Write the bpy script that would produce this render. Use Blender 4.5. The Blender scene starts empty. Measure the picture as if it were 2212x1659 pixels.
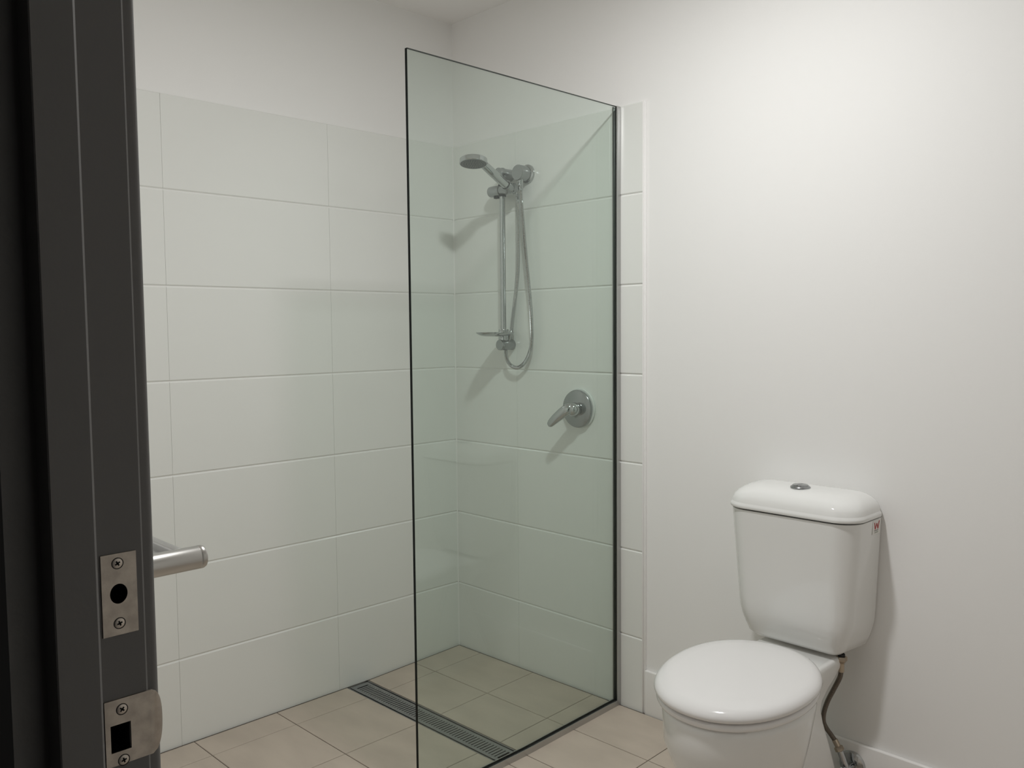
import bpy, bmesh, math, random
from mathutils import Vector, Matrix

random.seed(7)
S = bpy.context.scene
C = S.collection
PI = math.pi

# ------------------------------------------------------------------ camera
CAM = (2.69963, -2.31095, 1.33542)
YAW, PITCH_, ROLL, FPX = 0.79687, -0.06429, -0.00877, 1839.28
fw = Vector((-math.sin(YAW) * math.cos(PITCH_), math.cos(YAW) * math.cos(PITCH_), math.sin(PITCH_)))
rt = Vector((math.cos(YAW), math.sin(YAW), 0))
up = rt.cross(fw)
r2 = rt * math.cos(ROLL) + up * math.sin(ROLL)
u2 = -rt * math.sin(ROLL) + up * math.cos(ROLL)
cd = bpy.data.cameras.new('camera')
cam = bpy.data.objects.new('camera', cd)
C.objects.link(cam)
cam.matrix_world = Matrix(((r2.x, u2.x, -fw.x, CAM[0]), (r2.y, u2.y, -fw.y, CAM[1]), (r2.z, u2.z, -fw.z, CAM[2]), (0, 0, 0, 1)))
cd.sensor_fit = 'HORIZONTAL'
cd.sensor_width = 36.0
cd.lens = FPX * 36.0 / 2212.0
cd.clip_start = 0.02
S.camera = cam

# ------------------------------------------------------------------ world, light, exposure
w = bpy.data.worlds.new('world')
S.world = w
w.use_nodes = True
w.node_tree.nodes['Background'].inputs[0].default_value = (1.0, 0.97, 0.93, 1)
w.node_tree.nodes['Background'].inputs[1].default_value = 0.02
LIGHT = (1.52, -0.98, 2.577)        # the ceiling lamp, the only lamp of the room (its body is built at the end)
LAMP_COL = (0.985, 0.99, 0.983)
ld = bpy.data.lights.new('ceiling_lamp_light', 'AREA')
ld.shape = 'DISK'
ld.size = 0.132
ld.energy = 18.6
ld.color = LAMP_COL
lo = bpy.data.objects.new('ceiling_lamp_light', ld)
C.objects.link(lo)
lo.location = (LIGHT[0], LIGHT[1], LIGHT[2] - 0.0275)
S.view_settings.view_transform = 'Standard'
S.view_settings.look = 'None'
S.view_settings.gamma = 1.0
S.view_settings.exposure = 0.0
S.view_settings.use_curve_mapping = False
S.cycles.max_bounces = 16
S.cycles.diffuse_bounces = 8
S.cycles.transparent_max_bounces = 16
S.cycles.glossy_bounces = 8


# ------------------------------------------------------------------ materials
def mat(name, col, rough=0.5, metal=0.0, spec=0.5, noise=0.0, nscale=8.0, bump=0.0, bscale=40.0, col2=None, coat=0.0, stretch=None):
    m = bpy.data.materials.new(name)
    m.use_nodes = True
    nt = m.node_tree
    b = nt.nodes['Principled BSDF']
    b.inputs['Base Color'].default_value = (*col, 1)
    b.inputs['Roughness'].default_value = rough
    b.inputs['Metallic'].default_value = metal
    b.inputs['Specular IOR Level'].default_value = spec
    b.inputs['Coat Weight'].default_value = coat
    tc = None
    if noise or bump:
        tc = nt.nodes.new('ShaderNodeTexCoord')
        mp = nt.nodes.new('ShaderNodeMapping')
        if stretch:
            mp.inputs['Scale'].default_value = stretch
        nt.links.new(tc.outputs['Object'], mp.inputs['Vector'])
    if noise:
        n = nt.nodes.new('ShaderNodeTexNoise')
        n.inputs['Scale'].default_value = nscale
        n.inputs['Detail'].default_value = 5
        r = nt.nodes.new('ShaderNodeValToRGB')
        c2 = col2 or tuple(max(0, c * (1 - noise)) for c in col)
        r.color_ramp.elements[0].position = 0.35
        r.color_ramp.elements[1].position = 0.68
        r.color_ramp.elements[0].color = (*c2, 1)
        r.color_ramp.elements[1].color = (*col, 1)
        nt.links.new(mp.outputs[0], n.inputs['Vector'])
        nt.links.new(n.outputs[0], r.inputs[0])
        nt.links.new(r.outputs[0], b.inputs['Base Color'])
    if bump:
        n2 = nt.nodes.new('ShaderNodeTexNoise')
        n2.inputs['Scale'].default_value = bscale
        n2.inputs['Detail'].default_value = 3
        bp = nt.nodes.new('ShaderNodeBump')
        bp.inputs['Strength'].default_value = bump
        bp.inputs['Distance'].default_value = 0.002
        nt.links.new(mp.outputs[0], n2.inputs['Vector'])
        nt.links.new(n2.outputs[0], bp.inputs['Height'])
        nt.links.new(bp.outputs[0], b.inputs['Normal'])
    return m


M = {}
M['paint'] = mat('wall_paint', (0.86, 0.852, 0.84), 0.6, spec=0.25, bump=0.06, bscale=160)
M['ceiling'] = mat('ceiling_paint', (0.90, 0.885, 0.875), 0.8, spec=0.2)
M['tile'] = mat('white_wall_tile', (0.79, 0.797, 0.77), 0.16, spec=0.5, bump=0.035, bscale=9)
M['wgrout'] = mat('white_grout', (0.82, 0.81, 0.79), 0.8)
M['trim'] = mat('white_trim', (0.87, 0.86, 0.85), 0.35)
M['skirt'] = mat('skirting_gloss_paint', (0.86, 0.845, 0.83), 0.35)
M['ftile'] = mat('beige_floor_tile', (0.55, 0.475, 0.40), 0.42, spec=0.4, noise=0.11, nscale=4.5, stretch=(1.0, 2.6, 1.0), bump=0.05, bscale=60)
M['fgrout'] = mat('floor_grout', (0.13, 0.11, 0.092), 0.9, noise=0.2, nscale=30)
M['chrome'] = mat('chrome', (0.50, 0.51, 0.515), 0.07, metal=1.0)
M['steel'] = mat('brushed_steel', (0.50, 0.49, 0.47), 0.3, metal=1.0, bump=0.05, bscale=60, stretch=(1, 0.05, 1))
M['plate'] = mat('satin_nickel_plate', (0.46, 0.41, 0.36), 0.38, metal=1.0, noise=0.25, nscale=90, bump=0.05, bscale=300)
M['alu'] = mat('satin_aluminium', (0.50, 0.50, 0.495), 0.35, metal=1.0)
M['grate'] = mat('grate_steel', (0.36, 0.37, 0.38), 0.38, metal=0.9, noise=0.1, nscale=40)
M['black'] = mat('black_rubber_and_shade', (0.008, 0.008, 0.009), 0.6)  # rubber parts, and the painted shadow gap below the cistern lid
M['dark'] = mat('dark_cavity', (0.012, 0.012, 0.012), 0.9)
M['jamb'] = mat('charcoal_paint', (0.14, 0.137, 0.135), 0.5, spec=0.35, bump=0.05, bscale=200)
M['china'] = mat('vitreous_china', (0.80, 0.80, 0.785), 0.06, spec=0.55)
M['seat'] = mat('seat_plastic', (0.80, 0.79, 0.785), 0.12, spec=0.5)
M['nozzle'] = mat('grey_nozzle_plate', (0.10, 0.105, 0.105), 0.5, noise=0.3, nscale=300)
M['slider'] = mat('grey_plastic_chrome', (0.36, 0.37, 0.375), 0.2, metal=0.9)
M['braid'] = mat('braided_hose', (0.20, 0.17, 0.14), 0.45, metal=0.6, noise=0.4, nscale=400)
M['brass'] = mat('nickel_brass', (0.50, 0.42, 0.33), 0.3, metal=0.9)
M['gasket'] = mat('pale_gasket', (0.72, 0.74, 0.72), 0.4)
M['sticker'] = mat('sticker_paper', (0.78, 0.77, 0.74), 0.5)
M['red'] = mat('red_print', (0.42, 0.03, 0.03), 0.5)
M['greyprint'] = mat('grey_print', (0.16, 0.15, 0.14), 0.5)
M['paleprint'] = mat('pale_print', (0.45, 0.47, 0.42), 0.5)
M['white_metal'] = mat('white_lamp_metal', (0.8, 0.8, 0.8), 0.4)
M['screw'] = mat('screw_steel', (0.58, 0.53, 0.48), 0.5, metal=1.0)

# thin architectural glass: green tint going straight through plus Fresnel reflection
g = bpy.data.materials.new('clear_green_glass')
g.use_nodes = True
nt = g.node_tree
for n in list(nt.nodes):
    nt.nodes.remove(n)
out = nt.nodes.new('ShaderNodeOutputMaterial')
tr = nt.nodes.new('ShaderNodeBsdfTransparent')
tr.inputs[0].default_value = (0.912, 0.95, 0.93, 1)
gl = nt.nodes.new('ShaderNodeBsdfGlossy')
gl.inputs['Roughness'].default_value = 0.0
gl.inputs[0].default_value = (0.95, 1, 0.97, 1)
lw = nt.nodes.new('ShaderNodeLayerWeight')          # Schlick reflectance, the same from both sides
lw.inputs['Blend'].default_value = 0.5
pw = nt.nodes.new('ShaderNodeMath')
pw.operation = 'POWER'
pw.inputs[1].default_value = 5.0
ma = nt.nodes.new('ShaderNodeMath')
ma.operation = 'MULTIPLY_ADD'
ma.inputs[1].default_value = 0.96
ma.inputs[2].default_value = 0.04
mx = nt.nodes.new('ShaderNodeMixShader')
nt.links.new(lw.outputs['Facing'], pw.inputs[0])
nt.links.new(pw.outputs[0], ma.inputs[0])
nt.links.new(ma.outputs[0], mx.inputs[0])
nt.links.new(tr.outputs[0], mx.inputs[1])
nt.links.new(gl.outputs[0], mx.inputs[2])
nt.links.new(mx.outputs[0], out.inputs[0])
M['glass'] = g
M['glassedge'] = mat('dark_glass_edge', (0.003, 0.006, 0.0055), 0.3, spec=0.15)

em = bpy.data.materials.new('lamp_diffuser')
em.use_nodes = True
b = em.node_tree.nodes['Principled BSDF']
b.inputs['Base Color'].default_value = (0.9, 0.9, 0.9, 1)
b.inputs['Emission Color'].default_value = (*LAMP_COL, 1)
b.inputs['Emission Strength'].default_value = 20.0
M['lamp'] = em


# ------------------------------------------------------------------ mesh helpers
def link(name, me, parent=None, m=None, smooth=None):
    if m is not None:
        for x in (m if isinstance(m, (list, tuple)) else [m]):
            me.materials.append(x)
    if smooth is not None:
        for p in me.polygons:
            p.use_smooth = True
        me.set_sharp_from_angle(angle=math.radians(smooth))
    o = bpy.data.objects.new(name, me)
    C.objects.link(o)
    if parent is not None:
        o.parent = parent
    return o


def pd(name, vs, fs, parent=None, m=None, smooth=None):
    me = bpy.data.meshes.new(name)
    me.from_pydata([tuple(v) for v in vs], [], fs)
    bm = bmesh.new()
    bm.from_mesh(me)
    bmesh.ops.recalc_face_normals(bm, faces=bm.faces)
    bm.to_mesh(me)
    bm.free()
    me.update()
    return link(name, me, parent, m, smooth)


def bmobj(name, bm, parent=None, m=None, smooth=None):
    me = bpy.data.meshes.new(name)
    bmesh.ops.recalc_face_normals(bm, faces=bm.faces)
    bm.to_mesh(me)
    bm.free()
    return link(name, me, parent, m, smooth)


def add_box(bm, x0, x1, y0, y1, z0, z1, bev=0.0, seg=2):
    r = bmesh.ops.create_cube(bm, size=1)
    vs = r['verts']
    for v in vs:
        v.co = Vector(((x0 + x1) / 2 + v.co.x * (x1 - x0), (y0 + y1) / 2 + v.co.y * (y1 - y0), (z0 + z1) / 2 + v.co.z * (z1 - z0)))
    if bev:
        es = list({e for v in vs for e in v.link_edges})
        bmesh.ops.bevel(bm, geom=es, offset=bev, segments=seg, affect='EDGES', profile=0.5)


def box(name, x0, x1, y0, y1, z0, z1, parent=None, m=None, bev=0.0, seg=2):
    bm = bmesh.new()
    add_box(bm, x0, x1, y0, y1, z0, z1, bev, seg)
    return bmobj(name, bm, parent, m, 35 if bev else None)


def frame_of(d):
    d = Vector(d).normalized()
    a = Vector((0, 0, 1)) if abs(d.z) < 0.9 else Vector((1, 0, 0))
    u = d.cross(a).normalized()
    return d, u, d.cross(u)


def lathe_vf(prof, o, d, n=40):
    """prof: list of (radius, distance along d)."""
    d, u, v = frame_of(d)
    o = Vector(o)
    vs, fs, rings = [], [], []
    for r, t in prof:
        if r < 1e-7:
            rings.append([len(vs)])
            vs.append(o + d * t)
        else:
            rings.append(list(range(len(vs), len(vs) + n)))
            for k in range(n):
                a = 2 * PI * k / n
                vs.append(o + d * t + (u * math.cos(a) + v * math.sin(a)) * r)
    for A, B in zip(rings, rings[1:]):
        for k in range(n):
            k2 = (k + 1) % n
            if len(A) == 1 and len(B) == 1:
                continue
            if len(A) == 1:
                fs.append((A[0], B[k], B[k2]))
            elif len(B) == 1:
                fs.append((A[k], A[k2], B[0]))
            else:
                fs.append((A[k], A[k2], B[k2], B[k]))
    return vs, fs


def lathe(name, prof, o, d, parent=None, m=None, n=40, smooth=40):
    vs, fs = lathe_vf(prof, o, d, n)
    return pd(name, vs, fs, parent, m, smooth)


def cyl_prof(r, t0, t1, bev=0.001):
    return [(0, t0), (r - bev, t0), (r, t0 + bev), (r, t1 - bev), (r - bev, t1), (0, t1)]


def catmull(pts, k=12):
    P = [Vector(p) for p in pts]
    P = [P[0] * 2 - P[1]] + P + [P[-1] * 2 - P[-2]]
    o = []
    for i in range(1, len(P) - 2):
        a, b_, c, d = P[i - 1:i + 3]
        for s in range(k):
            t = s / k
            o.append(0.5 * ((2 * b_) + (c - a) * t + (2 * a - 5 * b_ + 4 * c - d) * t * t + (3 * b_ - a - 3 * c + d) * t ** 3))
    o.append(P[-2])
    return o


def resample(pts, step):
    L = [0.0]
    for a, b_ in zip(pts, pts[1:]):
        L.append(L[-1] + (b_ - a).length)
    n = max(2, int(L[-1] / step))
    o, j = [], 0
    for i in range(n + 1):
        t = L[-1] * i / n
        while j < len(L) - 2 and L[j + 1] < t:
            j += 1
        f = (t - L[j]) / max(1e-9, L[j + 1] - L[j])
        o.append(pts[j].lerp(pts[j + 1], f))
    return o


def tube(name, pts, rad, parent=None, m=None, n=12, smooth=50):
    """rad: number, or function of (index, count)."""
    P = [Vector(p) for p in pts]
    vs, fs = [], []
    u = None
    N = len(P)
    for i, p in enumerate(P):
        d = (P[min(i + 1, N - 1)] - P[max(i - 1, 0)]).normalized()
        if u is None:
            _, u, _ = frame_of(d)
        u = (u - d * u.dot(d)).normalized()
        v = d.cross(u)
        r = rad(i, N) if callable(rad) else rad
        for k in range(n):
            a = 2 * PI * k / n
            vs.append(p + (u * math.cos(a) + v * math.sin(a)) * r)
    for i in range(N - 1):
        for k in range(n):
            k2 = (k + 1) % n
            fs.append((i * n + k, i * n + k2, (i + 1) * n + k2, (i + 1) * n + k))
    fs.append(tuple(range(n)))
    fs.append(tuple(range((N - 1) * n, N * n)))
    return pd(name, vs, fs, parent, m, smooth)


def loft(name, secs, parent=None, m=None, smooth=40, cap0=True, cap1=True):
    """secs: list of equally long point rings."""
    n = len(secs[0])
    vs = [p for s in secs for p in s]
    fs = []
    for i in range(len(secs) - 1):
        for k in range(n):
            k2 = (k + 1) % n
            fs.append((i * n + k, i * n + k2, (i + 1) * n + k2, (i + 1) * n + k))
    if cap0:
        fs.append(tuple(range(n)))
    if cap1:
        fs.append(tuple(range((len(secs) - 1) * n, len(secs) * n)))
    return pd(name, vs, fs, parent, m, smooth)


def egg(xc, cy, a, bf, br, z, n=72, pw=2.0):
    """egg ring: bf = half length towards the front (-y), br = towards the back (+y)."""
    o = []
    for k in range(n):
        t = 2 * PI * k / n
        c, s = math.cos(t), math.sin(t)
        x = math.copysign(abs(c) ** (2 / pw), c) * a
        y = math.copysign(abs(s) ** (2 / pw), s) * (br if s > 0 else bf)
        o.append(Vector((xc + x, cy + y, z)))
    return o


def rounded_d(xc, hw, yb, yf, z, rf, rb=0.012, seg=10, hwb=None):
    """rectangle ring with big rounded front corners; hwb = half width at the back."""
    hwb = hw if hwb is None else hwb
    o = []
    cs = [(hw - rf, yf + rf, rf, -PI / 2), (hwb - rb, yb - rb, rb, 0), (-hwb + rb, yb - rb, rb, PI / 2), (-hw + rf, yf + rf, rf, PI)]
    for cx, cy, r, a0 in cs:
        for k in range(seg + 1):
            a = a0 + PI / 2 * k / seg
            o.append(Vector((xc + cx + r * math.cos(a), cy + r * math.sin(a), z)))
    return o


def empty(name, loc=(0, 0, 0)):
    o = bpy.data.objects.new(name, None)
    o.empty_display_size = 0.05
    C.objects.link(o)
    o.location = (0, 0, 0)
    return o


def tag(o, label=None, cat=None, group=None, kind=None):
    if label:
        o['label'] = label
    if cat:
        o['category'] = cat
    if group:
        o['group'] = group
    if kind:
        o['kind'] = kind
    return o


# ------------------------------------------------------------------ room shell
XR, YF, ZC, BACK = 3.30, -2.086, 2.577, 0.009      # right wall, door wall, ceiling, painted plane behind the tiles
TT, Z6, TP = 2.082, 0.2695, 0.303                  # tile top, lowest joint, row pitch


def fz(x, y):
    """screed height: the floor falls gently to the drain."""
    return 0.015 * min(max(x, 0), 1.3) - 0.014 * min(abs(min(y, 0)) / 0.47, 1.0)


floor = tag(box('floor', -0.15, XR + 0.12, -3.4, 0.15, -0.16, -0.045, None, M['fgrout']), 'beige tiled floor sloping down to the drain', None, None, 'structure')
ceiling = tag(box('ceiling', -0.15, XR + 0.12, YF - 0.0855, 0.15, ZC, ZC + 0.1, None, M['ceiling']), 'plain white painted ceiling', None, None, 'structure')
wall_left = tag(box('wall_left', -0.13, -BACK, YF - 0.13, 0.13, -0.1, ZC, None, M['paint']), 'white wall tiled up to above head height, beyond the door frame', None, None, 'structure')
wall_back = tag(box('wall_back', -BACK, XR + 0.12, BACK, 0.13, -0.1, ZC, None, M['paint']), 'white painted wall behind the toilet and shower', None, None, 'structure')
wall_right = tag(box('wall_right', XR, XR + 0.12, YF - 0.13, BACK, -0.1, ZC, None, M['paint']), 'white painted side wall', None, None, 'structure')
bm = bmesh.new()
add_box(bm, -BACK, 2.06, YF - 0.0855, YF, -0.1, ZC)
add_box(bm, 3.01, XR, YF - 0.0855, YF, -0.1, ZC)
add_box(bm, 2.06, 3.01, YF - 0.0855, YF, 2.10, ZC)
wall_front = tag(bmobj('wall_front', bm, None, M['paint']), 'white wall with the door opening', None, None, 'structure')


# wall tiles: cushion edges along the long joints, tight butt joints at the ends
def tile_mesh(wd, ht, th=0.009, eh=0.0040, dh=0.0028, ev=0.0008, dv=0.0004):
    """local: x along the wall, z up, y=0 is the face, +y into the wall."""
    xs = [0, ev, wd - ev, wd]
    zs = [0, eh, ht - eh, ht]
    vs, fs = [], []
    for j, z in enumerate(zs):
        for i, x in enumerate(xs):
            dep = max(dh if j in (0, 3) else 0, dv if i in (0, 3) else 0)
            vs.append((x, dep, z))
    for j in range(3):
        for i in range(3):
            a = j * 4 + i
            fs.append((a, a + 1, a + 5, a + 4))
    b0 = len(vs)
    for x, z in ((0, 0), (wd, 0), (wd, ht), (0, ht)):
        vs.append((x, th, z))
    edge = [[0, 1, 2, 3], [3, 7, 11, 15], [15, 14, 13, 12], [12, 8, 4, 0]]
    for k, e in enumerate(edge):
        fs.append(tuple(e + [b0 + (k + 1) % 4, b0 + k]))
    me = bpy.data.meshes.new('tile')
    me.from_pydata(vs, [], fs)
    bm = bmesh.new()
    bm.from_mesh(me)
    bmesh.ops.recalc_face_normals(bm, faces=bm.faces)
    bm.to_mesh(me)
    bm.free()
    me.materials.append(M['tile'])
    return me


_tc = {}


def tile(parent, wd, ht, place):
    key = (round(wd, 4), round(ht, 4))
    if key not in _tc:
        _tc[key] = tile_mesh(*key)
    o = bpy.data.objects.new('tile', _tc[key])
    C.objects.link(o)
    o.parent = parent
    o.matrix_basis = place
    return o


JH, JV = 0.0018, 0.0007
rows = [(Z6 + TP * k + JH / 2, Z6 + TP * (k + 1) - JH / 2) for k in range(5)] + [(Z6 + TP * 5 + JH / 2, TT)]
rows = [(-0.02, Z6 - JH / 2)] + rows
ROTL = Matrix(((0, 1, 0, 0), (1, 0, 0, 0), (0, 0, 1, 0), (0, 0, 0, 1)))
for z0, z1 in rows:
    for ya, yb in ((-0.595, -0.0005), (-1.198, -0.595), (-1.801, -1.198), (-2.084, -1.801)):
        # left wall: local x -> world y, local y (into wall) -> world -x
        mt = Matrix(((0, -1, 0, 0.0), (1, 0, 0, ya + JV / 2), (0, 0, 1, z0), (0, 0, 0, 1)))
        tile(wall_left, yb - ya - JV, z1 - z0, mt)
    for xa, xb in ((0.0005, 0.362), (0.362, 0.962)):
        mt = Matrix.Translation((xa + JV / 2, 0, z0))
        tile(wall_back, xb - xa - JV, z1 - z0, mt)
bm = bmesh.new()
add_box(bm, -BACK, -0.0032, YF, 0.0, -0.02, TT - 0.001)
bmobj('grout', bm, wall_left, M['wgrout'])
bm = bmesh.new()
add_box(bm, -0.002, 0.962, 0.0032, BACK, -0.02, TT - 0.001)
bmobj('grout', bm, wall_back, M['wgrout'])
vs, fs = [], []
for z in (-0.015, TT):
    vs += [(-0.0005, 0.0005, z), (-0.0005, -0.0036, z), (0.0008, -0.0018, z), (0.0018, -0.0008, z), (0.0036, 0.0005, z)]
for k in range(5):
    fs.append((k, (k + 1) % 5, 5 + (k + 1) % 5, 5 + k))
pd('silicone_bead', vs, fs, wall_back, M['wgrout'])
# slim white trim closing the tile edge
bm = bmesh.new()
add_box(bm, 0.9625, 0.9655, -0.0012, BACK, -0.02, TT + 0.002, 0.0008)
add_box(bm, 0.9655, 0.9745, 0.0035, BACK, -0.02, TT + 0.002, 0.001)
tag(bmobj('trim_1', bm, None, M['trim'], 35), 'slim white strip along the edge of the wall tiles', None, None, 'structure')
# skirting
for nm, (x0, x1, y0, y1) in {'baseboard_back': (0.975, XR, -0.004, BACK), 'baseboard_right': (XR - 0.013, XR, YF, -0.004),
                             'baseboard_front': (3.08, XR - 0.013, YF, YF + 0.013)}.items():
    bm = bmesh.new()
    add_box(bm, x0, x1, y0, y1, -0.02, 0.166, 0.0035, 3)
    tag(bmobj(nm, bm, None, M['skirt'], 50), {'baseboard_back': 'white skirting behind the toilet', 'baseboard_right': 'white skirting on the side wall', 'baseboard_front': 'white skirting beside the door'}[nm], None, None, 'structure')


# floor tiles
def floor_tile(x0, x1, y0, y1):
    e, th = 0.0015, 0.0012
    g_ = 0.0014
    x0 += g_
    x1 -= g_
    y0 += g_
    y1 -= g_
    if x1 - x0 < 0.012 or y1 - y0 < 0.012:
        return
    ring0 = [(x0, y0), (x1, y0), (x1, y1), (x0, y1)]
    ring1 = [(x0 + e, y0 + e), (x1 - e, y0 + e), (x1 - e, y1 - e), (x0 + e, y1 - e)]
    vs = [(x, y, fz(x, y) - 0.009) for x, y in ring0] + [(x, y, fz(x, y) - th) for x, y in ring0] + [(x, y, fz(x, y)) for x, y in ring1]
    fs = [(8, 9, 10, 11)]
    for k in range(4):
        k2 = (k + 1) % 4
        fs += [(k, k2, 4 + k2, 4 + k), (4 + k, 4 + k2, 8 + k2, 8 + k)]
    pd('floor_tile', vs, fs, floor, M['ftile'])


DY0, DY1 = -0.4725, -0.5625      # drain
GX0, GX1 = 0.849, 0.871          # shower screen channel
GY = -0.894
xin = [0.008, 0.142, 0.443, 0.745, GX0 + 0.004]
xout = [GX1 - 0.004, 1.171, 1.473, 1.775, 2.077, 2.379, 2.681, 2.983, XR]
xall = [0.008, 0.142, 0.443, 0.745, 1.047, 1.349, 1.651, 1.953, 2.255, 2.557, 2.859, 3.161, XR]
ys_in = [(-0.0065, -0.2475), (-0.2475, DY0 + 0.004), (DY1 - 0.004, -0.8605)]
for (y1, y0) in ys_in:
    for a, b_ in zip(xin, xin[1:]):
        floor_tile(a, b_, y0, y1)
for (y1, y0) in [(-0.0065, -0.2475), (-0.2475, -0.47), (-0.47, -0.548), (-0.548, -0.8605)]:
    for a, b_ in zip(xout, xout[1:]):
        floor_tile(a, b_, y0, y1)
yy = [-0.8605, -1.1605, -1.4625, -1.7645, -2.0665, -2.3685]
for y1, y0 in zip(yy, yy[1:]):
    for a, b_ in zip(xall, xall[1:]):
        floor_tile(a, b_, y0, y1)
# grout bed following the falls
vs, fs = [], []
gxs = [-0.005, 0.4, 0.86, 1.3, XR]
gys = [0.005, DY0 + 0.002, DY1 - 0.002, -1.5, -3.39]
for (ya, yb) in ((gys[0], gys[1]), (gys[2], gys[3]), (gys[3], gys[4])):
    for a, b_ in zip(gxs, gxs[1:]):
        k = len(vs)
        vs += [(x, y, fz(x, y) - 0.0028) for x, y in ((a, ya), (b_, ya), (b_, yb), (a, yb))]
        fs.append((k, k + 1, k + 2, k + 3))
a = 0.862
k = len(vs)
vs += [(x, y, fz(x, y) - 0.0028) for x, y in ((a, gys[1]), (XR, gys[1]), (XR, gys[2]), (a, gys[2]))]
fs.append((k, k + 1, k + 2, k + 3))
pd('grout', vs, fs, floor, M['fgrout'])

# ------------------------------------------------------------------ linear drain
drain = tag(empty('floor_drain'), 'long slotted steel strip drain let into the shower floor', 'drain')
x0, x1 = 0.009, GX0 - 0.002
zl, zr = fz(x0, -0.5) - 0.003, fz(x1, -0.5) - 0.003


def dz(x):
    return zl + (zr - zl) * (x - x0) / (x1 - x0)


def sloped_box(name, xa, xb, ya, yb, t0, t1, parent, m):
    vs = []
    for x in (xa, xb):
        for y in (ya, yb):
            for t in (t0, t1):
                vs.append((x, y, dz(x) + t))
    fs = [(0, 1, 3, 2), (4, 6, 7, 5), (0, 4, 5, 1), (2, 3, 7, 6), (0, 2, 6, 4), (1, 5, 7, 3)]
    return pd(name, vs, fs, parent, m)


sloped_box('trough', x0, x1, DY1 + 0.001, DY0 - 0.001, -0.036, -0.030, drain, M['dark'])
for yy0, yy1 in ((DY0 - 0.0010, DY0 + 0.0028), (DY1 - 0.0028, DY1 + 0.0004)):
    sloped_box('trough_wall', x0, x1, yy0, yy1, -0.036, 0.0005, drain, M['grate'])
GA, GB = DY1 + 0.0070, DY0 - 0.0065           # grate edges leave dark side gaps
for ya, yb in ((GA, GA + 0.0135), (GB - 0.0135, GB)):
    sloped_box('grate_rail', x0 + 0.004, x1, ya, yb, -0.004, 0.0, drain, M['grate'])
sloped_box('grate_end', x0 + 0.004, x0 + 0.026, GA + 0.0135, GB - 0.0135, -0.004, 0.0, drain, M['grate'])
sloped_box('grate_end', 0.818, x1, GA + 0.0135, GB - 0.0135, -0.004, 0.0, drain, M['grate'])
xs0, n_bar = x0 + 0.026, 56
pitch = (0.818 - xs0) / (n_bar + 1)
proto = None
for k in range(n_bar):
    xa = xs0 + pitch * (k + 0.55)
    if proto is None:
        bm = bmesh.new()
        add_box(bm, 0, pitch * 0.66, GA + 0.0135, GB - 0.0135, -0.0015, 0.0)
        proto = bmobj('grate_bar', bm, drain, M['grate'])
        o = proto
    else:
        o = proto.copy()
        C.objects.link(o)
    o.location = (xa, 0, dz(xa))

# ------------------------------------------------------------------ glass shower screen
scr = tag(empty('shower_screen'), 'frameless clear glass shower screen held in slim aluminium channels', 'screen')
GT = 2.081
bm = bmesh.new()
add_box(bm, 0.854, 0.864, GY, -0.003, 0.008, GT)
o = bmobj('glass_pane', bm, scr, [M['glass'], M['glassedge']])
for p in o.data.polygons:
    p.material_index = 1 if (p.normal.y < -0.9 or p.normal.z > 0.9) else 0      # only the exposed front and top edges read dark
bm = bmesh.new()
add_box(bm, 0.849, 0.853, -0.020, -0.0003, 0.004, GT - 0.001, 0.0006)
add_box(bm, 0.867, 0.871, -0.020, -0.0003, 0.004, GT - 0.001, 0.0006)
add_box(bm, 0.853, 0.867, -0.0028, -0.0003, 0.004, GT - 0.001)
bmobj('wall_channel', bm, scr, M['alu'], 35)
bm = bmesh.new()
zb = fz(0.86, -0.02)
for xa, xb in ((0.849, 0.853), (0.867, 0.871)):
    vs8 = []
    for y in (GY - 0.002, -0.47, -0.0205):
        z = fz(0.86, y)
        vs8.append([bm.verts.new((xx, y, zz)) for xx, zz in ((xa, z - 0.004), (xb, z - 0.004), (xb, z + 0.020), (xa, z + 0.020))])
    for A, B in zip(vs8, vs8[1:]):
        for k in range(4):
            bm.faces.new((A[k], A[(k + 1) % 4], B[(k + 1) % 4], B[k]))
    bm.faces.new(vs8[0])
    bm.faces.new(vs8[-1])
bmobj('floor_channel', bm, scr, M['alu'])
bm = bmesh.new()
add_box(bm, 0.8642, 0.8666, -0.0210, -0.012, 0.02, GT - 0.001)
bmobj('seal', bm, scr, M['black'])
bm = bmesh.new()
ring = []
for y in (GY, -0.47, -0.0225):
    z = fz(0.86, y)
    ring.append([bm.verts.new((xx, y, zz)) for xx, zz in ((0.8642, z), (0.8668, z), (0.8668, z + 0.0212), (0.8642, z + 0.0212))])
for A, B in zip(ring, ring[1:]):
    for k in range(4):
        bm.faces.new((A[k], A[(k + 1) % 4], B[(k + 1) % 4], B[k]))
bm.faces.new(ring[0])
bm.faces.new(ring[-1])
bmobj('seal', bm, scr, M['black'])

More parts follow.
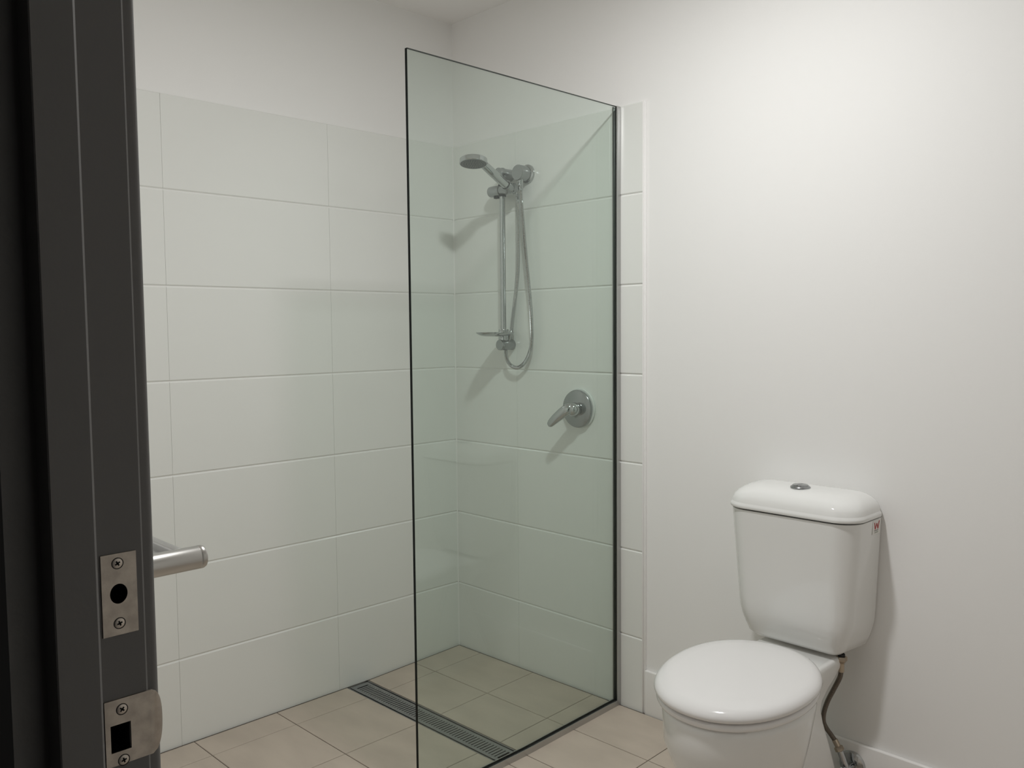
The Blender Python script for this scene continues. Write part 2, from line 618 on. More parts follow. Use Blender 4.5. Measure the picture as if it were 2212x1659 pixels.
# ------------------------------------------------------------------ shower rail
RX, RY = 0.339, -0.047
rail = tag(empty('shower_rail'), 'vertical chrome slide rail with soap dish on the tiled shower wall', 'shower rail')
lathe('rail', cyl_prof(0.0109, 0, 0.682), (RX, RY, 1.262), (0, 0, 1), rail, M['chrome'], 28)
for z, r in ((1.2755, 0.0205), (1.921, 0.0225)):
    lathe('bracket', [(0, 0), (r * 0.94, 0), (r, 0.002), (r, 0.068), (r - 0.0012, 0.0695), (0, 0.0695)], (RX, 0, z), (0, -1, 0), rail, M['slider'], 40)
sz = 1.861
lathe('slider', [(0, 0), (0.0188, 0), (0.0198, 0.0012), (0.0198, 0.066), (0.0185, 0.072), (0, 0.072)], (RX - 0.003, RY - 0.002, sz), (1, 0, 0), rail, M['slider'], 40)
lathe('slider_knob', [(0, 0), (0.0165, 0.0), (0.0194, 0.0025), (0.0204, 0.007), (0.0204, 0.058), (0.0194, 0.0595), (0, 0.0595)], (RX - 0.0645, RY - 0.002, sz), (1, 0, 0), rail, M['slider'], 40)
for zz in (sz + 0.0180, sz - 0.0232):
    lathe('slider_gasket', cyl_prof(0.0150, 0, 0.005), (RX, RY, zz), (0, 0, 1), rail, M['black'], 28)
box('slider_clip', RX - 0.036, RX - 0.016, RY - 0.012, RY + 0.004, sz - 0.0285, sz - 0.0190, rail, M['black'], 0.002)
# hand shower cradle at the right end of the slider
bm = bmesh.new()
HC = Vector((0.409, -0.082, 1.8600))                  # middle of the cradle
HD = Vector((0.06, -0.90, 0.43)).normalized()       # handle direction, out from the wall
vs, fs = lathe_vf([(0.0158, -0.014), (0.0190, -0.014), (0.0200, -0.012), (0.0208, 0.012), (0.0202, 0.0145), (0.0170, 0.0145)], HC, HD, 32)
# open inside: close the ring
n_ = 32
for k in range(n_):
    k2 = (k + 1) % n_
    fs.append((5 * n_ + k, 5 * n_ + k2, k2, k))
pd('cradle', vs, fs, rail, M['slider'], 40)
# soap dish: shallow oval bowl round the rail
secs = []
dc = (0.3440, -0.0950)
for a_, b_, z in ((0.010, 0.016, 1.3085), (0.022, 0.042, 1.309), (0.034, 0.062, 1.3125), (0.0415, 0.0755, 1.3195), (0.0435, 0.079, 1.3235), (0.0430, 0.0785, 1.3245), (0.0405, 0.075, 1.3225), (0.032, 0.059, 1.3160), (0.020, 0.038, 1.3130), (0.008, 0.014, 1.3125)):
    secs.append(egg(dc[0], dc[1], a_ * 1.13, b_ * 1.13, b_ * 1.13, z, 56))
loft('soap_dish', secs, rail, M['chrome'], 60)
lathe('dish_collar', [(0, 0), (0.0160, 0), (0.0195, 0.004), (0.0195, 0.043), (0.0182, 0.045), (0, 0.045)], (RX, RY, 1.2905), (0, 0, 1), rail, M['chrome'], 36)

# ------------------------------------------------------------------ hand shower with hose
hand = tag(empty('hand_shower'), 'chrome hand shower with round grey face and metal hose, resting in its cradle', 'hand shower')
HN = Vector((0.128, -0.125, -0.984)).normalized()       # spray direction
HCEN = Vector((0.4240, -0.268, 1.9200))                 # centre of the spray face
tail = HC - HD * 0.030
back = HCEN - HN * 0.020
# handle: tapered body from the tail up into the rim of the head
HU = HC - HCEN
HU = (HU - HN * HU.dot(HN)).normalized()
RIM = HCEN + HU * 0.056 - HN * 0.0130
hp = [tail, tail.lerp(HC, 0.5), HC, HC.lerp(RIM, 0.33), HC.lerp(RIM, 0.66), RIM, HCEN + HU * 0.036 - HN * 0.0160, HCEN + HU * 0.018 - HN * 0.0170]
hr = [0.0095, 0.0130, 0.0148, 0.0156, 0.0160, 0.0150, 0.0120, 0.0060]
cp = catmull(hp, 8)


def hrad(i, n):
    t = i / (n - 1) * (len(hr) - 1)
    k = min(int(t), len(hr) - 2)
    return hr[k] + (hr[k + 1] - hr[k]) * (t - k)


tube('handle', cp, hrad, hand, M['chrome'], 24)
R = 0.0495
lathe('head', [(0, -0.0235), (0.018, -0.0232), (0.036, -0.0215), (R - 0.003, -0.0185), (R, -0.0155), (R + 0.0006, -0.001), (R - 0.0008, 0.0005), (R - 0.003, 0.0004), (R - 0.003, -0.002), (0, -0.002)], HCEN, HN, hand, M['chrome'], 56)
face = lathe('spray_face', [(0, 0.0012), (0.030, 0.0012), (R - 0.0045, 0.0006), (R - 0.0032, -0.001), (R - 0.0032, -0.003)], HCEN, HN, hand, M['nozzle'], 56)
bm = bmesh.new()
_, fu, fv = frame_of(HN)
for ring_r, cnt in ((0.008, 6), (0.0165, 12), (0.0255, 18), (0.0345, 24)):
    for k in range(cnt):
        a = 2 * PI * k / cnt
        pnt = HCEN + HN * 0.0016 + (fu * math.cos(a) + fv * math.sin(a)) * ring_r
        bmesh.ops.create_icosphere(bm, subdivisions=1, radius=0.0012, matrix=Matrix.Translation(pnt))
noz = bmobj('nozzles', bm, face, M['black'], 60)
tag(noz, kind='stuff')
lathe('hose_nut', [(0, -0.004), (0.0082, -0.004), (0.0092, -0.002), (0.0085, 0.012), (0.0075, 0.020), (0, 0.020)], tail + HD * 0.003, -HD, hand, M['chrome'], 20)
hose_pts = [tail - HD * 0.010, tail - HD * 0.024 + Vector((0.001, 0, -0.004)), (0.4110, -0.034, 1.8020), (0.4040, -0.0265, 1.7300), (0.4010, -0.0250, 1.6300), (0.3940, -0.0245, 1.5300), (0.3810, -0.0245, 1.4500), (0.3660, -0.0230, 1.3800),
            (0.3560, -0.0210, 1.3300), (0.3460, -0.0270, 1.2900), (0.3395, -0.0340, 1.2620), (0.3400, -0.0360, 1.2370), (0.3520, -0.0350, 1.2080), (0.3760, -0.0320, 1.1915), (0.4060, -0.0300, 1.1905), (0.4370, -0.0270, 1.2130), (0.4590, -0.0260, 1.2500),
            (0.4700, -0.0260, 1.3000), (0.4690, -0.0270, 1.3800), (0.4620, -0.0290, 1.4700), (0.4520, -0.0330, 1.5800), (0.4420, -0.0370, 1.7000), (0.4350, -0.0410, 1.8000), (0.4325, -0.0420, 1.8520)]
hp2 = resample(catmull(hose_pts, 10), 0.0021)
tube('hose', hp2, lambda i, n: 0.0076 if i % 2 else 0.0066, hand, M['chrome'], 12, 25)
lathe('hose_ferrule', [(0, -0.002), (0.0092, -0.002), (0.0098, 0.0), (0.0088, 0.022), (0, 0.022)], (0.4325, -0.042, 1.8720), (0, 0, -1), hand, M['chrome'], 20)

# hose outlet on the wall
outl = tag(empty('wall_outlet'), 'round chrome wall outlet feeding the shower hose, right of the rail top', 'shower outlet')
OX, OZ = 0.4310, 1.9150
lathe('flange', [(0, 0), (0.0350, 0), (0.0355, 0.003), (0.0340, 0.009), (0.0290, 0.0125), (0, 0.0125)], (OX, -0.0002, OZ), (0, -1, 0), outl, M['chrome'], 44)
lathe('body', [(0, 0.0115), (0.0280, 0.0115), (0.0287, 0.014), (0.0287, 0.0555), (0.0275, 0.0580), (0, 0.0582)], (OX, 0, OZ), (0, -1, 0), outl, M['slider'], 44)
lathe('nipple', [(0, 0), (0.0115, 0), (0.0122, 0.002), (0.0110, 0.010), (0.0095, 0.021), (0, 0.021)], (0.4325, -0.042, OZ - 0.0245), (0, 0, -1), outl, M['chrome'], 28)

# ------------------------------------------------------------------ shower mixer
mix = tag(empty('shower_mixer'), 'chrome shower mixer with round plate and drooping lever on the tiled wall', 'tap')
PX, PZ = 0.684, 1.0480
lathe('gasket', [(0, 0), (0.0715, 0), (0.0717, 0.002), (0.0717, 0.007), (0.070, 0.0085), (0, 0.0095)], (PX + 0.003, -0.0002, PZ + 0.002), (0, -1, 0), mix, M['gasket'], 64)
lathe('plate', [(0, 0.0095), (0.0655, 0.0095), (0.0675, 0.0105), (0.0680, 0.0145), (0.0672, 0.0175), (0.0645, 0.0195), (0, 0.0205)], (PX, 0, PZ), (0, -1, 0), mix, M['slider'], 64)
BX = 0.699
lathe('body', [(0, 0.020), (0.0232, 0.020), (0.0236, 0.0205), (0.0236, 0.0340), (0.0222, 0.0345), (0, 0.0345)], (BX, 0, PZ + 0.001), (0, -1, 0), mix, M['chrome'], 40)
lathe('seal_ring', [(0, 0.0345), (0.0230, 0.0345), (0.0230, 0.0385), (0, 0.0385)], (BX, 0, PZ + 0.001), (0, -1, 0), mix, M['black'], 40)
lathe('cap', [(0, 0.0385), (0.0236, 0.0385), (0.0244, 0.0395), (0.0244, 0.052), (0.0222, 0.0640), (0.0170, 0.0705), (0.0080, 0.0735), (0, 0.0740)], (BX, 0, PZ + 0.001), (0, -1, 0), mix, M['chrome'], 40)
c0 = Vector((BX - 0.002, -0.056, PZ + 0.002))
tip = Vector((0.606, -0.0835, 0.9905))
lp = [c0 + Vector((0.006, 0.004, 0.004)), c0 + (tip - c0) * 0.12 + Vector((0, -0.009, 0.007)), c0 + (tip - c0) * 0.35 + Vector((0, -0.010, 0.006)), c0 + (tip - c0) * 0.65 + Vector((0, -0.007, 0.003)), c0 + (tip - c0) * 0.9 + Vector((0, -0.001, 0)), tip]
lr = [(0.016, 0.013), (0.0208, 0.0150), (0.0200, 0.0125), (0.0178, 0.0100), (0.0145, 0.0080), (0.0085, 0.0050)]
cl = catmull(lp, 8)
secs = []
LD = (tip - c0).normalized()
for i, pnt in enumerate(cl):
    t = i / (len(cl) - 1) * (len(lr) - 1)
    k = min(int(t), len(lr) - 2)
    wa = lr[k][0] + (lr[k + 1][0] - lr[k][0]) * (t - k)
    wb = lr[k][1] + (lr[k + 1][1] - lr[k][1]) * (t - k)
    d = (cl[min(i + 1, len(cl) - 1)] - cl[max(i - 1, 0)]).normalized()
    nb = Vector((0, -1, 0))
    nb = (nb - d * nb.dot(d)).normalized()
    sb = d.cross(nb)
    secs.append([pnt + sb * (wa * math.cos(2 * PI * q / 28)) + nb * (wb * math.sin(2 * PI * q / 28)) for q in range(28)])
loft('lever', secs, mix, M['chrome'], 60)

# ------------------------------------------------------------------ toilet
toi = tag(empty('toilet'), 'white ceramic toilet with closed seat lid and close-coupled cistern', 'toilet')
TX, TY = 1.585, -0.425
# bowl
secs = []
for z, a_, bf, br, cy in ((0.0, 0.118, 0.175, 0.10, -0.375), (0.03, 0.114, 0.168, 0.10, -0.375), (0.10, 0.116, 0.172, 0.10, -0.38), (0.18, 0.136, 0.196, 0.12, -0.392), (0.25, 0.157, 0.219, 0.14, -0.404), (0.31, 0.171, 0.234, 0.17, -0.414), (0.36, 0.1765, 0.233, 0.19, -0.412), (0.388, 0.1800, 0.2320, 0.20, -0.412), (0.398, 0.1790, 0.2305, 0.20, -0.412), (0.4045, 0.174, 0.225, 0.195, -0.412)):
    ring = egg(TX, cy, a_, bf, br, z, 80)
    kt = 0.056 * min(max((z - 0.30) / 0.09, 0), 1)          # the rim tips down to the front like the seat
    secs.append([Vector((q_.x, q_.y, q_.z + kt * (q_.y + 0.412))) for q_ in ring])
loft('bowl', secs, toi, M['china'], 50)
# rear pedestal and cistern platform
secs = []
for z, hw, yb, rf in ((0.0, 0.110, -0.020, 0.03), (0.03, 0.108, -0.032, 0.03), (0.10, 0.107, -0.066, 0.03), (0.20, 0.106, -0.112, 0.03), (0.27, 0.104, -0.146, 0.03), (0.31, 0.103, -0.158, 0.03), (0.335, 0.104, -0.150, 0.03), (0.36, 0.106, -0.120, 0.03), (0.39, 0.112, -0.080, 0.03), (0.415, 0.1150, -0.055, 0.03), (0.428, 0.1145, -0.050, 0.03), (0.433, 0.110, -0.054, 0.03)):
    secs.append(rounded_d(TX - 0.003, hw, yb, -0.34 if z > 0.33 else -0.37, z, rf, 0.022, 8))
loft('pedestal', secs, toi, M['china'], 50)
# seat ring and lid, tipping slightly down towards the front
def tilted(ring, k=0.056):
    return [Vector((q_.x, q_.y, q_.z + k * (q_.y - SY))) for q_ in ring]


SXc, SY = 1.580, -0.412
secs = []
for z, k in ((0.4080, 0.940), (0.4095, 0.962), (0.4150, 0.974), (0.4215, 0.972), (0.4250, 0.950)):
    secs.append(tilted(egg(SXc, SY, 0.1935 * k, 0.2414 * k, 0.2177 * k, z, 80, 2.12)))
loft('seat', secs, toi, M['seat'], 50)
secs = []
for z, k in ((0.4310, 0.94), (0.4308, 0.975), (0.4325, 0.988), (0.4380, 1.0), (0.4450, 0.994), (0.4520, 0.972), (0.4575, 0.935), (0.4615, 0.87), (0.4640, 0.74), (0.4652, 0.5), (0.4656, 0.2)):
    secs.append(tilted(egg(SXc, SY, 0.1935 * k, 0.2414 * k, 0.2177 * k, z, 80, 2.12)))
loft('lid', secs, toi, M['seat'], 50)
for s in (-1, 1):
    lathe('hinge', cyl_prof(0.0095, -0.022, 0.022, 0.002), (SXc + s * 0.058, -0.196, 0.4425), (1, 0, 0), toi, M['seat'], 20)
# cistern
CX = 1.573
secs = []
for z, hw, yf, rf, hwb in ((0.4417, 0.122, -0.108, 0.024, 0.1255), (0.4440, 0.128, -0.1136, 0.026, 0.1314), (0.4572, 0.1431, -0.128, 0.034, 0.1563), (0.480, 0.1525, -0.138, 0.042, 0.1660), (0.505, 0.1620, -0.1455, 0.048, 0.1740), (0.5279, 0.1680, -0.1500, 0.052, 0.1790), (0.56, 0.1715, -0.1525, 0.054, 0.1812), (0.70, 0.1815, -0.1620, 0.060, 0.1872), (0.8160, 0.1902, -0.1697, 0.066, 0.1918), (0.8164, 0.186, -0.1655, 0.062, 0.1880)):
    secs.append(rounded_d(CX, hw, 0.008, yf, z, rf, 0.010, 10, hwb))
loft('cistern', secs, toi, M['china'], 45)
secs = []
for z, hw, yf, yb, rf in ((0.8206, 0.1860, -0.166, 0.006, 0.062), (0.8212, 0.1950, -0.1740, 0.007, 0.069), (0.8250, 0.1967, -0.1758, 0.007, 0.070), (0.8310, 0.1960, -0.1750, 0.007, 0.070), (0.8350, 0.1930, -0.1720, 0.007, 0.070), (0.8370, 0.1925, -0.1715, 0.007, 0.070), (0.8470, 0.1910, -0.1700, 0.0065, 0.071), (0.8565, 0.1870, -0.1655, 0.006, 0.072), (0.8660, 0.1795, -0.1565, 0.004, 0.073), (0.8740, 0.1690, -0.1450, 0.001, 0.073), (0.8800, 0.1560, -0.1300, -0.004, 0.068), (0.8840, 0.1410, -0.1130, -0.010, 0.055), (0.8857, 0.1200, -0.0950, -0.020, 0.040), (0.8862, 0.09, -0.078, -0.032, 0.02)):
    secs.append(rounded_d(CX, hw, yb, yf, z, rf, 0.018, 10))
loft('cistern_lid', secs, toi, M['china'], 50)
# black filler painting in the shadow gap between cistern and lid
loft('lid_gap_shade', [rounded_d(CX, 0.182, 0.004, -0.161, z, 0.058, 0.010, 10) for z in (0.8164, 0.8206)], toi, M['black'], 45)
# dual flush button
fb = lathe('flush_button', [(0, 0), (0.0270, 0), (0.0275, 0.0015), (0.0265, 0.0040), (0.0225, 0.0065), (0.0215, 0.0055), (0, 0.0055)], (1.5740, -0.085, 0.8856), (0, 0, 1), toi, M['slider'], 40)
for s, nm in ((-1, 'half_flush_key'), (1, 'full_flush_key')):
    vs, fs = [], []
    n_ = 20
    for zz, rr in ((0.8908, 0.0205), (0.8938, 0.0205), (0.8948, 0.019)):
        for k in range(n_ + 1):
            a = -PI / 2 + PI * k / n_
            vs.append((1.5740 + s * (0.0008 + rr * math.cos(a)), -0.085 + rr * math.sin(a), zz))
    q = n_ + 1
    for lv in (0, 1):
        for k in range(q):
            k2 = (k + 1) % q
            fs.append((lv * q + k, lv * q + k2, (lv + 1) * q + k2, (lv + 1) * q + k))
    fs += [tuple(range(q)), tuple(range(2 * q, 3 * q))]
    pd(nm, vs, fs, fb, M['slider'], 40)

# approval sticker on the cistern flank
st = tag(empty('sticker'), 'small white sticker with red W on the cistern side', 'sticker')


def flank_x(y, z):
    """outer x of the cistern flank."""
    t = (z - 0.70) / 0.1215
    hw, hb = 0.1815 + t * 0.009, 0.1872 + t * 0.0048
    yf = -0.162 - 0.008 * t + 0.060 + 0.006 * t
    f = min(max((y - yf) / (-0.002 - yf), 0), 1)
    return CX + hw + (hb - hw) * f


def flank_poly(name, polys, off, m, parent):
    vs, fs = [], []
    for poly in polys:
        k = len(vs)
        for y, z in poly:
            vs.append((flank_x(y, z) + off, y, z))
        n_ = len(poly)
        for y, z in poly:
            vs.append((flank_x(y, z) + off - 0.00025, y, z))
        fs.append(tuple(range(k, k + n_)))
        fs.append(tuple(reversed(range(k + n_, k + 2 * n_))))
        for i in range(n_):
            j = (i + 1) % n_
            fs.append((k + i, k + j, k + n_ + j, k + n_ + i))
    return pd(name, vs, fs, parent, m)


ya, yb, za, zb2 = -0.050, -0.004, 0.7755, 0.814
flank_poly('paper', [[(ya, za), (yb, za), (yb, zb2), (ya, zb2)]], 0.0005, M['sticker'], st)
wl, wh, wz0, wz1, tk = -0.043, -0.010, 0.7890, 0.8105, 0.0046
xs_ = [wl, wl + (wh - wl) * 0.26, (wl + wh) / 2, wh - (wh - wl) * 0.26, wh - tk]
st_polys = []
tops = [(xs_[0], wz1 - 0.002), (xs_[1] - tk / 2, wz0), ((wl + wh) / 2 - tk / 2, wz1 - 0.005), (xs_[3] - tk / 2, wz0), (wh - tk, wz1)]
for (p0, q0), (p1, q1) in zip(tops, tops[1:]):
    st_polys.append([(p0, q0), (p0 + tk, q0), (p1 + tk, q1), (p1, q1)])
flank_poly('letter_w', st_polys, 0.0009, M['red'], st)
flank_poly('print_bar', [[(wl + 0.003, 0.7850), (wh - 0.006, 0.7850), (wh - 0.006, 0.7868), (wl + 0.003, 0.7868)]], 0.0009, M['greyprint'], st)
flank_poly('print_block', [[(wl + 0.006, 0.7785), (wh - 0.006, 0.7785), (wh - 0.006, 0.7825), (wl + 0.006, 0.7825)]], 0.0009, M['paleprint'], st)

# cistern supply hose and stop valve
sup = tag(empty('supply_hose'), 'dark braided supply hose curving down behind the toilet', 'hose')
NX, NY = 1.6960, -0.078
lathe('inlet_thread', cyl_prof(0.0095, 0, 0.012), (NX, NY, 0.4414), (0, 0, -1), sup, M['black'], 20)
lathe('nut', [(0, 0), (0.0140, 0), (0.0155, 0.002), (0.0155, 0.011), (0.0135, 0.013), (0.0095, 0.019), (0.0085, 0.020), (0, 0.020)], (NX, NY, 0.434), (0, 0, -1), sup, M['brass'], 6)
lathe('ferrule', cyl_prof(0.0082, 0, 0.026), (NX, NY, 0.416), (0, 0, -1), sup, M['brass'], 20)
VX, VZ = 1.700, 0.112
hp3 = catmull([(NX, NY, 0.394), (NX - 0.004, NY, 0.372), (NX - 0.020, NY, 0.335), (NX - 0.036, NY - 0.001, 0.298), (NX - 0.046, NY - 0.002, 0.262), (NX - 0.048, NY, 0.235), (NX - 0.045, NY + 0.012, 0.212), (NX - 0.037, NY + 0.024, 0.192), (NX - 0.028, NY + 0.030, 0.176)], 8)
tube('hose', hp3, 0.0066, sup, M['braid'], 14)
vdir = Vector((0.50, 0.05, -0.86)).normalized()
v0 = Vector((NX - 0.029, NY + 0.030, 0.178))
lathe('lower_ferrule', [(0, 0), (0.0078, 0), (0.0082, 0.002), (0.0078, 0.020), (0, 0.020)], v0, vdir, sup, M['brass'], 18)
lathe('lower_nut', [(0, 0), (0.0115, 0), (0.0125, 0.002), (0.0125, 0.012), (0, 0.012)], v0 + vdir * 0.019, vdir, sup, M['brass'], 6)
val = tag(empty('stop_valve'), 'chrome stop valve on round wall flange low beside the toilet', 'valve')
lathe('flange', [(0, 0), (0.0370, 0), (0.0375, 0.002), (0.0345, 0.008), (0.020, 0.0125), (0, 0.0125)], (VX, -0.0042, VZ - 0.008), (0, -1, 0), val, M['chrome'], 44)
lathe('body', [(0, 0.010), (0.0105, 0.010), (0.0105, 0.028), (0.0125, 0.029), (0.0125, 0.044), (0.011, 0.046), (0, 0.046)], (VX, -0.004, VZ - 0.012), (0, -1, 0), val, M['chrome'], 26)
ve = Vector((VX, -0.042, VZ - 0.010))
vs_ = v0 + vdir * 0.0305
lathe('inlet_arm', cyl_prof(0.0088, 0, (ve - vs_).length, 0.001), vs_, ve - vs_, val, M['chrome'], 20)
lathe('handle', [(0, 0.046), (0.006, 0.046), (0.006, 0.049), (0.0145, 0.050), (0.0150, 0.0515), (0.0150, 0.059), (0.0135, 0.0605), (0, 0.0605)], (VX, -0.004, VZ - 0.012), (0, -1, 0), val, M['chrome'], 12)

# ------------------------------------------------------------------ door frame with strikes
JX, SX = 2.100, 2.124       # rebate plane, stop plane
JT = 2.10
door = tag(empty('door_1'), 'dark charcoal door frame with two metal strike plates', None, None, 'structure')
PLATES = dict(upper=(1.1285, 1.1850), lower=(1.0330, 1.0845))


def jamb_side(x_in, sgn):
    """room-side rebate, raised stop, hall-side rebate; sgn +1 = opening lies towards +x."""
    prof = [(-0.040, YF), (-0.0016, YF), (0.0, YF - 0.0016), (0.0, -2.124), (0.0222, -2.124), (0.024, -2.1258), (0.024, -2.1502), (0.0232, -2.151), (0.0, -2.151), (0.0, -2.1715), (-0.040, -2.1715)]
    return [(x_in + sgn * a, y) for a, y in prof]


def holes_box(zc, yc, hy, hz, n=None):
    return yc, zc, hy, hz


def build_jamb():
    """left jamb; the rebate face carries the two lock pockets."""
    prof = jamb_side(JX, 1)
    vs, fs = [], []
    zs = [-0.03, JT]
    for z in zs:
        for x, y in prof:
            vs.append((x, y, z))
    n_ = len(prof)
    for k in range(n_):
        if k == 2:
            continue               # rebate face is built below with its pockets
        k2 = (k + 1) % n_
        fs.append((k, k2, n_ + k2, n_ + k))
    # rebate face between y=-2.086 and y=-2.124 with two rectangular pockets
    ylo, yhi = -2.124, YF - 0.0016
    cuts = [(1.0400, 1.0860 - 0.006, -2.1205, -2.1000), (1.1440, 1.1700, -2.1130, -2.0965)]
    zz = [-0.03]
    for c in cuts:
        zz += [c[0], c[1]]
    zz.append(JT)
    for i in range(len(zz) - 1):
        z0_, z1_ = zz[i], zz[i + 1]
        if i % 2 == 0:
            bands = [(ylo, yhi)]
        else:
            c = cuts[i // 2]
            bands = [(ylo, c[2]), (c[3], yhi)]
        for a_, b2 in bands:
            k = len(vs)
            vs += [(JX, a_, z0_), (JX, b2, z0_), (JX, b2, z1_), (JX, a_, z1_)]
            fs.append((k, k + 1, k + 2, k + 3))
    me = bpy.data.meshes.new('jamb')
    me.from_pydata(vs, [], fs)
    o = link('jamb', me, door, M['jamb'])
    for c in cuts:                 # pocket liners
        bm = bmesh.new()
        t = 0.0006
        add_box(bm, JX - 0.030, JX - 0.029, c[2], c[3], c[0], c[1])
        add_box(bm, JX - 0.030, JX - 0.0004, c[2] - t, c[2], c[0], c[1])
        add_box(bm, JX - 0.030, JX - 0.0004, c[3], c[3] + t, c[0], c[1])
        add_box(bm, JX - 0.030, JX - 0.0004, c[2], c[3], c[0] - t, c[0])
        add_box(bm, JX - 0.030, JX - 0.0004, c[2], c[3], c[1], c[1] + t)
        bmobj('lock_pocket', bm, door, M['dark'])
    return o


build_jamb()
# right jamb and head
for nm, prof in (('jamb', jamb_side(2.970, -1)),):
    vs, fs = [], []
    n_ = len(prof)
    for z in (-0.03, JT):
        vs += [(x, y, z) for x, y in prof]
    for k in range(n_):
        fs.append((k, (k + 1) % n_, n_ + (k + 1) % n_, n_ + k))
    pd(nm, vs, fs, door, M['jamb'])
box('head_jamb', JX - 0.04, 3.01, -2.1715, YF, JT, JT + 0.04, door, M['jamb'])
# architraves on the room side
bm = bmesh.new()
ar = [(JX - 0.066, YF + 0.0003), (JX - 0.004, YF + 0.0003)]
for k in range(9):
    a = PI / 2 * k / 8
    ar.append((JX - 0.004 - 0.005 + 0.005 * math.cos(a), YF + 0.0045 + 0.005 * math.sin(a)))
ar += [(JX - 0.066, YF + 0.0095)]
vs, fs = [], []
n_ = len(ar)
for z in (-0.02, JT + 0.06):
    vs += [(x, y, z) for x, y in ar]
for k in range(n_):
    fs.append((k, (k + 1) % n_, n_ + (k + 1) % n_, n_ + k))
fs += [tuple(range(n_)), tuple(range(n_, 2 * n_))]
bm.free()
pd('architrave', vs, fs, door, M['jamb'], 40)
box('architrave', 2.974, 3.036, YF + 0.0003, YF + 0.0095, -0.02, JT + 0.06, door, M['jamb'], 0.004)
box('architrave', JX - 0.066, 3.036, YF + 0.0003, YF + 0.0095, JT + 0.004, JT + 0.066, door, M['jamb'], 0.004)


def outline_plate(name, outer, hole, x, th, parent, m):
    """flat plate in the y-z plane with one hole; outer and hole are rings of equal count."""
    n_ = len(outer)
    vs, fs = [], []
    for xx, ring in ((x, outer), (x, hole), (x - th, outer), (x - th, hole)):
        vs += [((xx(y, z) if callable(xx) else xx), y, z) for y, z in ring]
    for k in range(n_):
        k2 = (k + 1) % n_
        fs.append((k, k2, n_ + k2, n_ + k))
        fs.append((2 * n_ + k, 3 * n_ + k, 3 * n_ + k2, 2 * n_ + k2))
        fs.append((k, 2 * n_ + k, 2 * n_ + k2, k2))
        fs.append((n_ + k, n_ + k2, 3 * n_ + k2, 3 * n_ + k))
    return pd(name, vs, fs, parent, m, 30)


def ray_ring(y0, y1, z0, z1, cy, cz, angs):
    """points where rays from (cy, cz) leave a rectangle."""
    o = []
    for a in angs:
        dy, dz_ = math.cos(a), math.sin(a)
        t = 1e9
        if dy > 1e-9:
            t = min(t, (y1 - cy) / dy)
        if dy < -1e-9:
            t = min(t, (y0 - cy) / dy)
        if dz_ > 1e-9:
            t = min(t, (z1 - cz) / dz_)
        if dz_ < -1e-9:
            t = min(t, (z0 - cz) / dz_)
        o.append((cy + dy * t, cz + dz_ * t))
    return o


def corner_angles(y0, y1, z0, z1, cy, cz, cut=0.0):
    return [math.atan2(z - cz, y - cy) % (2 * PI) for y, z in ((y0, z0), (y1, z0), (y1, z1), (y0, z1))]


def screw(y, z, parent, x):
    s = lathe('screw', [(0, 0), (0.0034, 0), (0.0034, 0.0005), (0.0031, 0.0007), (0, 0.0008)], (x - 0.0004, y, z), (1, 0, 0), parent, M['screw'], 24)
    lathe('screw_rim', [(0.0035, 0), (0.0040, 0), (0.0040, 0.0003), (0.0035, 0.0003)], (x - 0.0001, y, z), (1, 0, 0), parent, M['dark'], 24)
    bm = bmesh.new()
    a = random.uniform(0.2, 1.2)
    for k in (0, 1):
        r_ = bmesh.ops.create_cube(bm, size=1)
        bmesh.ops.scale(bm, vec=(0.0012, 0.0036, 0.0011), verts=r_['verts'])
        bmesh.ops.rotate(bm, cent=(0, 0, 0), matrix=Matrix.Rotation(a + k * PI / 2, 3, 'X'), verts=r_['verts'])
        bmesh.ops.translate(bm, vec=(x - 0.0001, y, z), verts=r_['verts'])
    bmobj('screw_slot', bm, parent, M['dark'])
    return s


# upper strike: plain plate with a round bolt hole
PXX = JX + 0.0012
hc = (-2.1041, 1.1571)
uo = (-2.1152, -2.0918, 1.1285, 1.1850)
angs = sorted([2 * PI * (k + 0.5) / 48 for k in range(48)] + corner_angles(*uo, *hc))
hole = [(hc[0] + 0.0058 * math.cos(a), hc[1] + 0.0069 * math.sin(a)) for a in angs]
up_pl = outline_plate('strike_plate', ray_ring(*uo, *hc, angs), hole, PXX, 0.0016, door, M['plate'])
tag(up_pl, 'small metal strike plate with a round bolt hole')
for z in (1.1782, 1.1366):
    screw(-2.1043, z, up_pl, PXX)
# lower strike: plate with square hole and a curved lip over the frame edge
LZ0, LZ1 = 1.0375, 1.0838
ho = (-2.1130, -2.0995, 1.0470, 1.0662)
lo_ = (-2.1165, YF + 0.0002, LZ0, LZ1)
hc = ((ho[0] + ho[1]) / 2, (ho[2] + ho[3]) / 2)
angs = sorted([2 * PI * (k + 0.5) / 24 for k in range(24)] + corner_angles(*lo_, *hc) + corner_angles(*ho, *hc))
hole = ray_ring(*ho, *hc, angs)
lo_pl = outline_plate('strike_plate', ray_ring(*lo_, *hc, angs), hole, PXX, 0.0016, door, M['plate'])
tag(lo_pl, 'metal strike plate with square latch hole and curved lip')
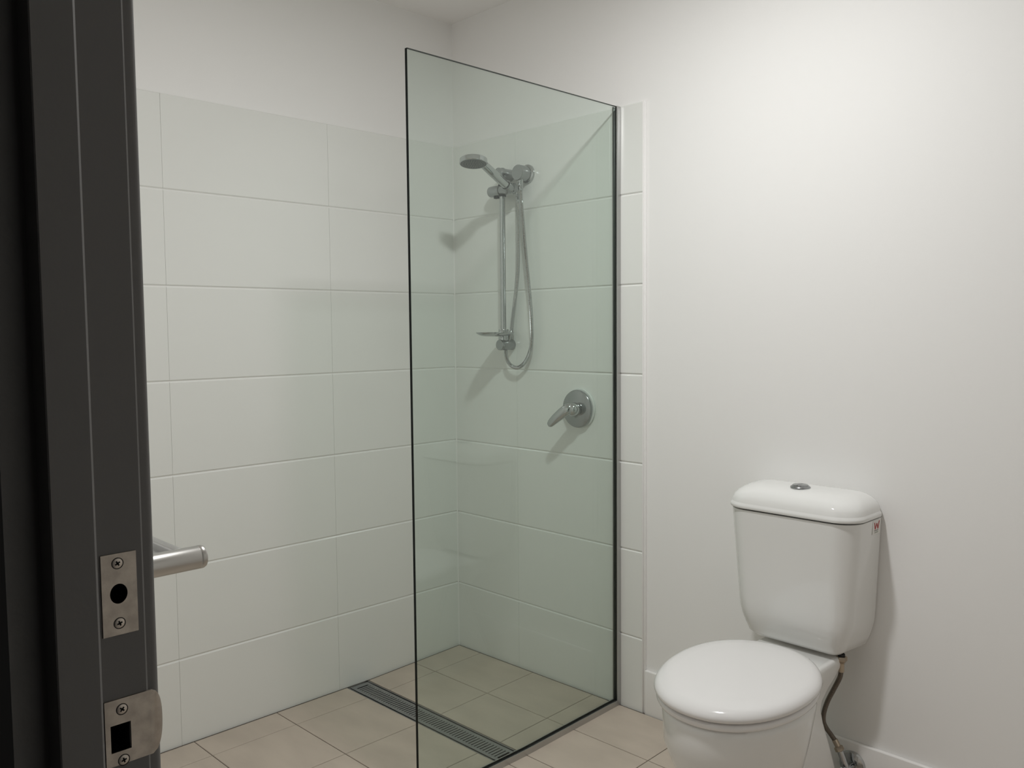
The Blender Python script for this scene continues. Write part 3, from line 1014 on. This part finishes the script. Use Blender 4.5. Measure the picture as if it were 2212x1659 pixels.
# lip: a rounded tongue curling over the frame edge
vs, fs = [], []
NU, NV = 12, 20
for side in (0, 1):
    for iv in range(NV + 1):
        v = iv / NV
        z = LZ0 + (LZ1 - LZ0) * v
        ext = 0.0012 + 0.0088 * max(0, 1 - abs(2 * v - 1) ** 2.4) ** 0.6
        for iu in range(NU + 1):
            t = iu / NU * ext
            cx = PXX - 0.00005 - 45.0 * t * t - side * 0.0014
            vs.append((cx, YF + 0.0001 + t, z))
q = NU + 1
off = q * (NV + 1)
for iv in range(NV):
    for iu in range(NU):
        a = iv * q + iu
        fs.append((a, a + 1, a + q + 1, a + q))
        fs.append((off + a, off + a + q, off + a + q + 1, off + a + 1))
for iv in range(NV):
    a = iv * q
    fs.append((a, a + q, off + a + q, off + a))
    a += NU
    fs.append((a, off + a, off + a + q, a + q))
for iu in range(NU):
    fs.append((iu, off + iu, off + iu + 1, iu + 1))
    a = NV * q + iu
    fs.append((a, a + 1, off + a + 1, off + a))
pd('lip', vs, fs, lo_pl, M['plate'], 60)
for z in (1.0762, 1.0402):
    screw(-2.1055 + 0.0005, z, lo_pl, PXX)

# ------------------------------------------------------------------ steel shelf behind the frame
sh = tag(empty('wall_shelf'), 'brushed steel shelf with tubular rail beside the dark door frame', 'shelf')
TBX, TBZ = 1.750, 1.0755
lathe('tube_rail', [(0, 0), (0.0122, 0), (0.0134, 0.0015), (0.0135, 0.003), (0.0135, 0.191), (0.0131, 0.1915), (0.0135, 0.192), (0.0135, 0.196), (0.0122, 0.1985), (0, 0.199)], (TBX, YF + 0.0005, TBZ), (0, 1, 0), sh, M['steel'], 40)
bm = bmesh.new()
add_box(bm, 1.34, TBX - 0.004, YF + 0.001, -1.915, TBZ - 0.001, TBZ + 0.0045, 0.001)
bmobj('tray', bm, sh, M['alu'], 40)
bm = bmesh.new()
add_box(bm, 1.34, TBX - 0.004, -1.9215, -1.9095, TBZ + 0.0005, TBZ + 0.0128, 0.0022, 3)
bmobj('tray_rim', bm, sh, M['alu'], 40)

# ------------------------------------------------------------------ ceiling lamp that lights the room
lamp = tag(empty('ceiling_light'), 'small round opal dome lamp in the middle of the ceiling', 'lamp')
lathe('frame', [(0.066, 0.0), (0.080, 0.0), (0.083, 0.003), (0.081, 0.010), (0.074, 0.014), (0.066, 0.014)], LIGHT, (0, 0, -1), lamp, M['white_metal'], 48)
lathe('diffuser', [(0, 0.002), (0.066, 0.002)] + [(0.066 * math.cos(a * PI / 18), 0.014 + 0.012 * math.sin(a * PI / 18)) for a in range(9)] + [(0, 0.026)], LIGHT, (0, 0, -1), lamp, M['lamp'], 32)
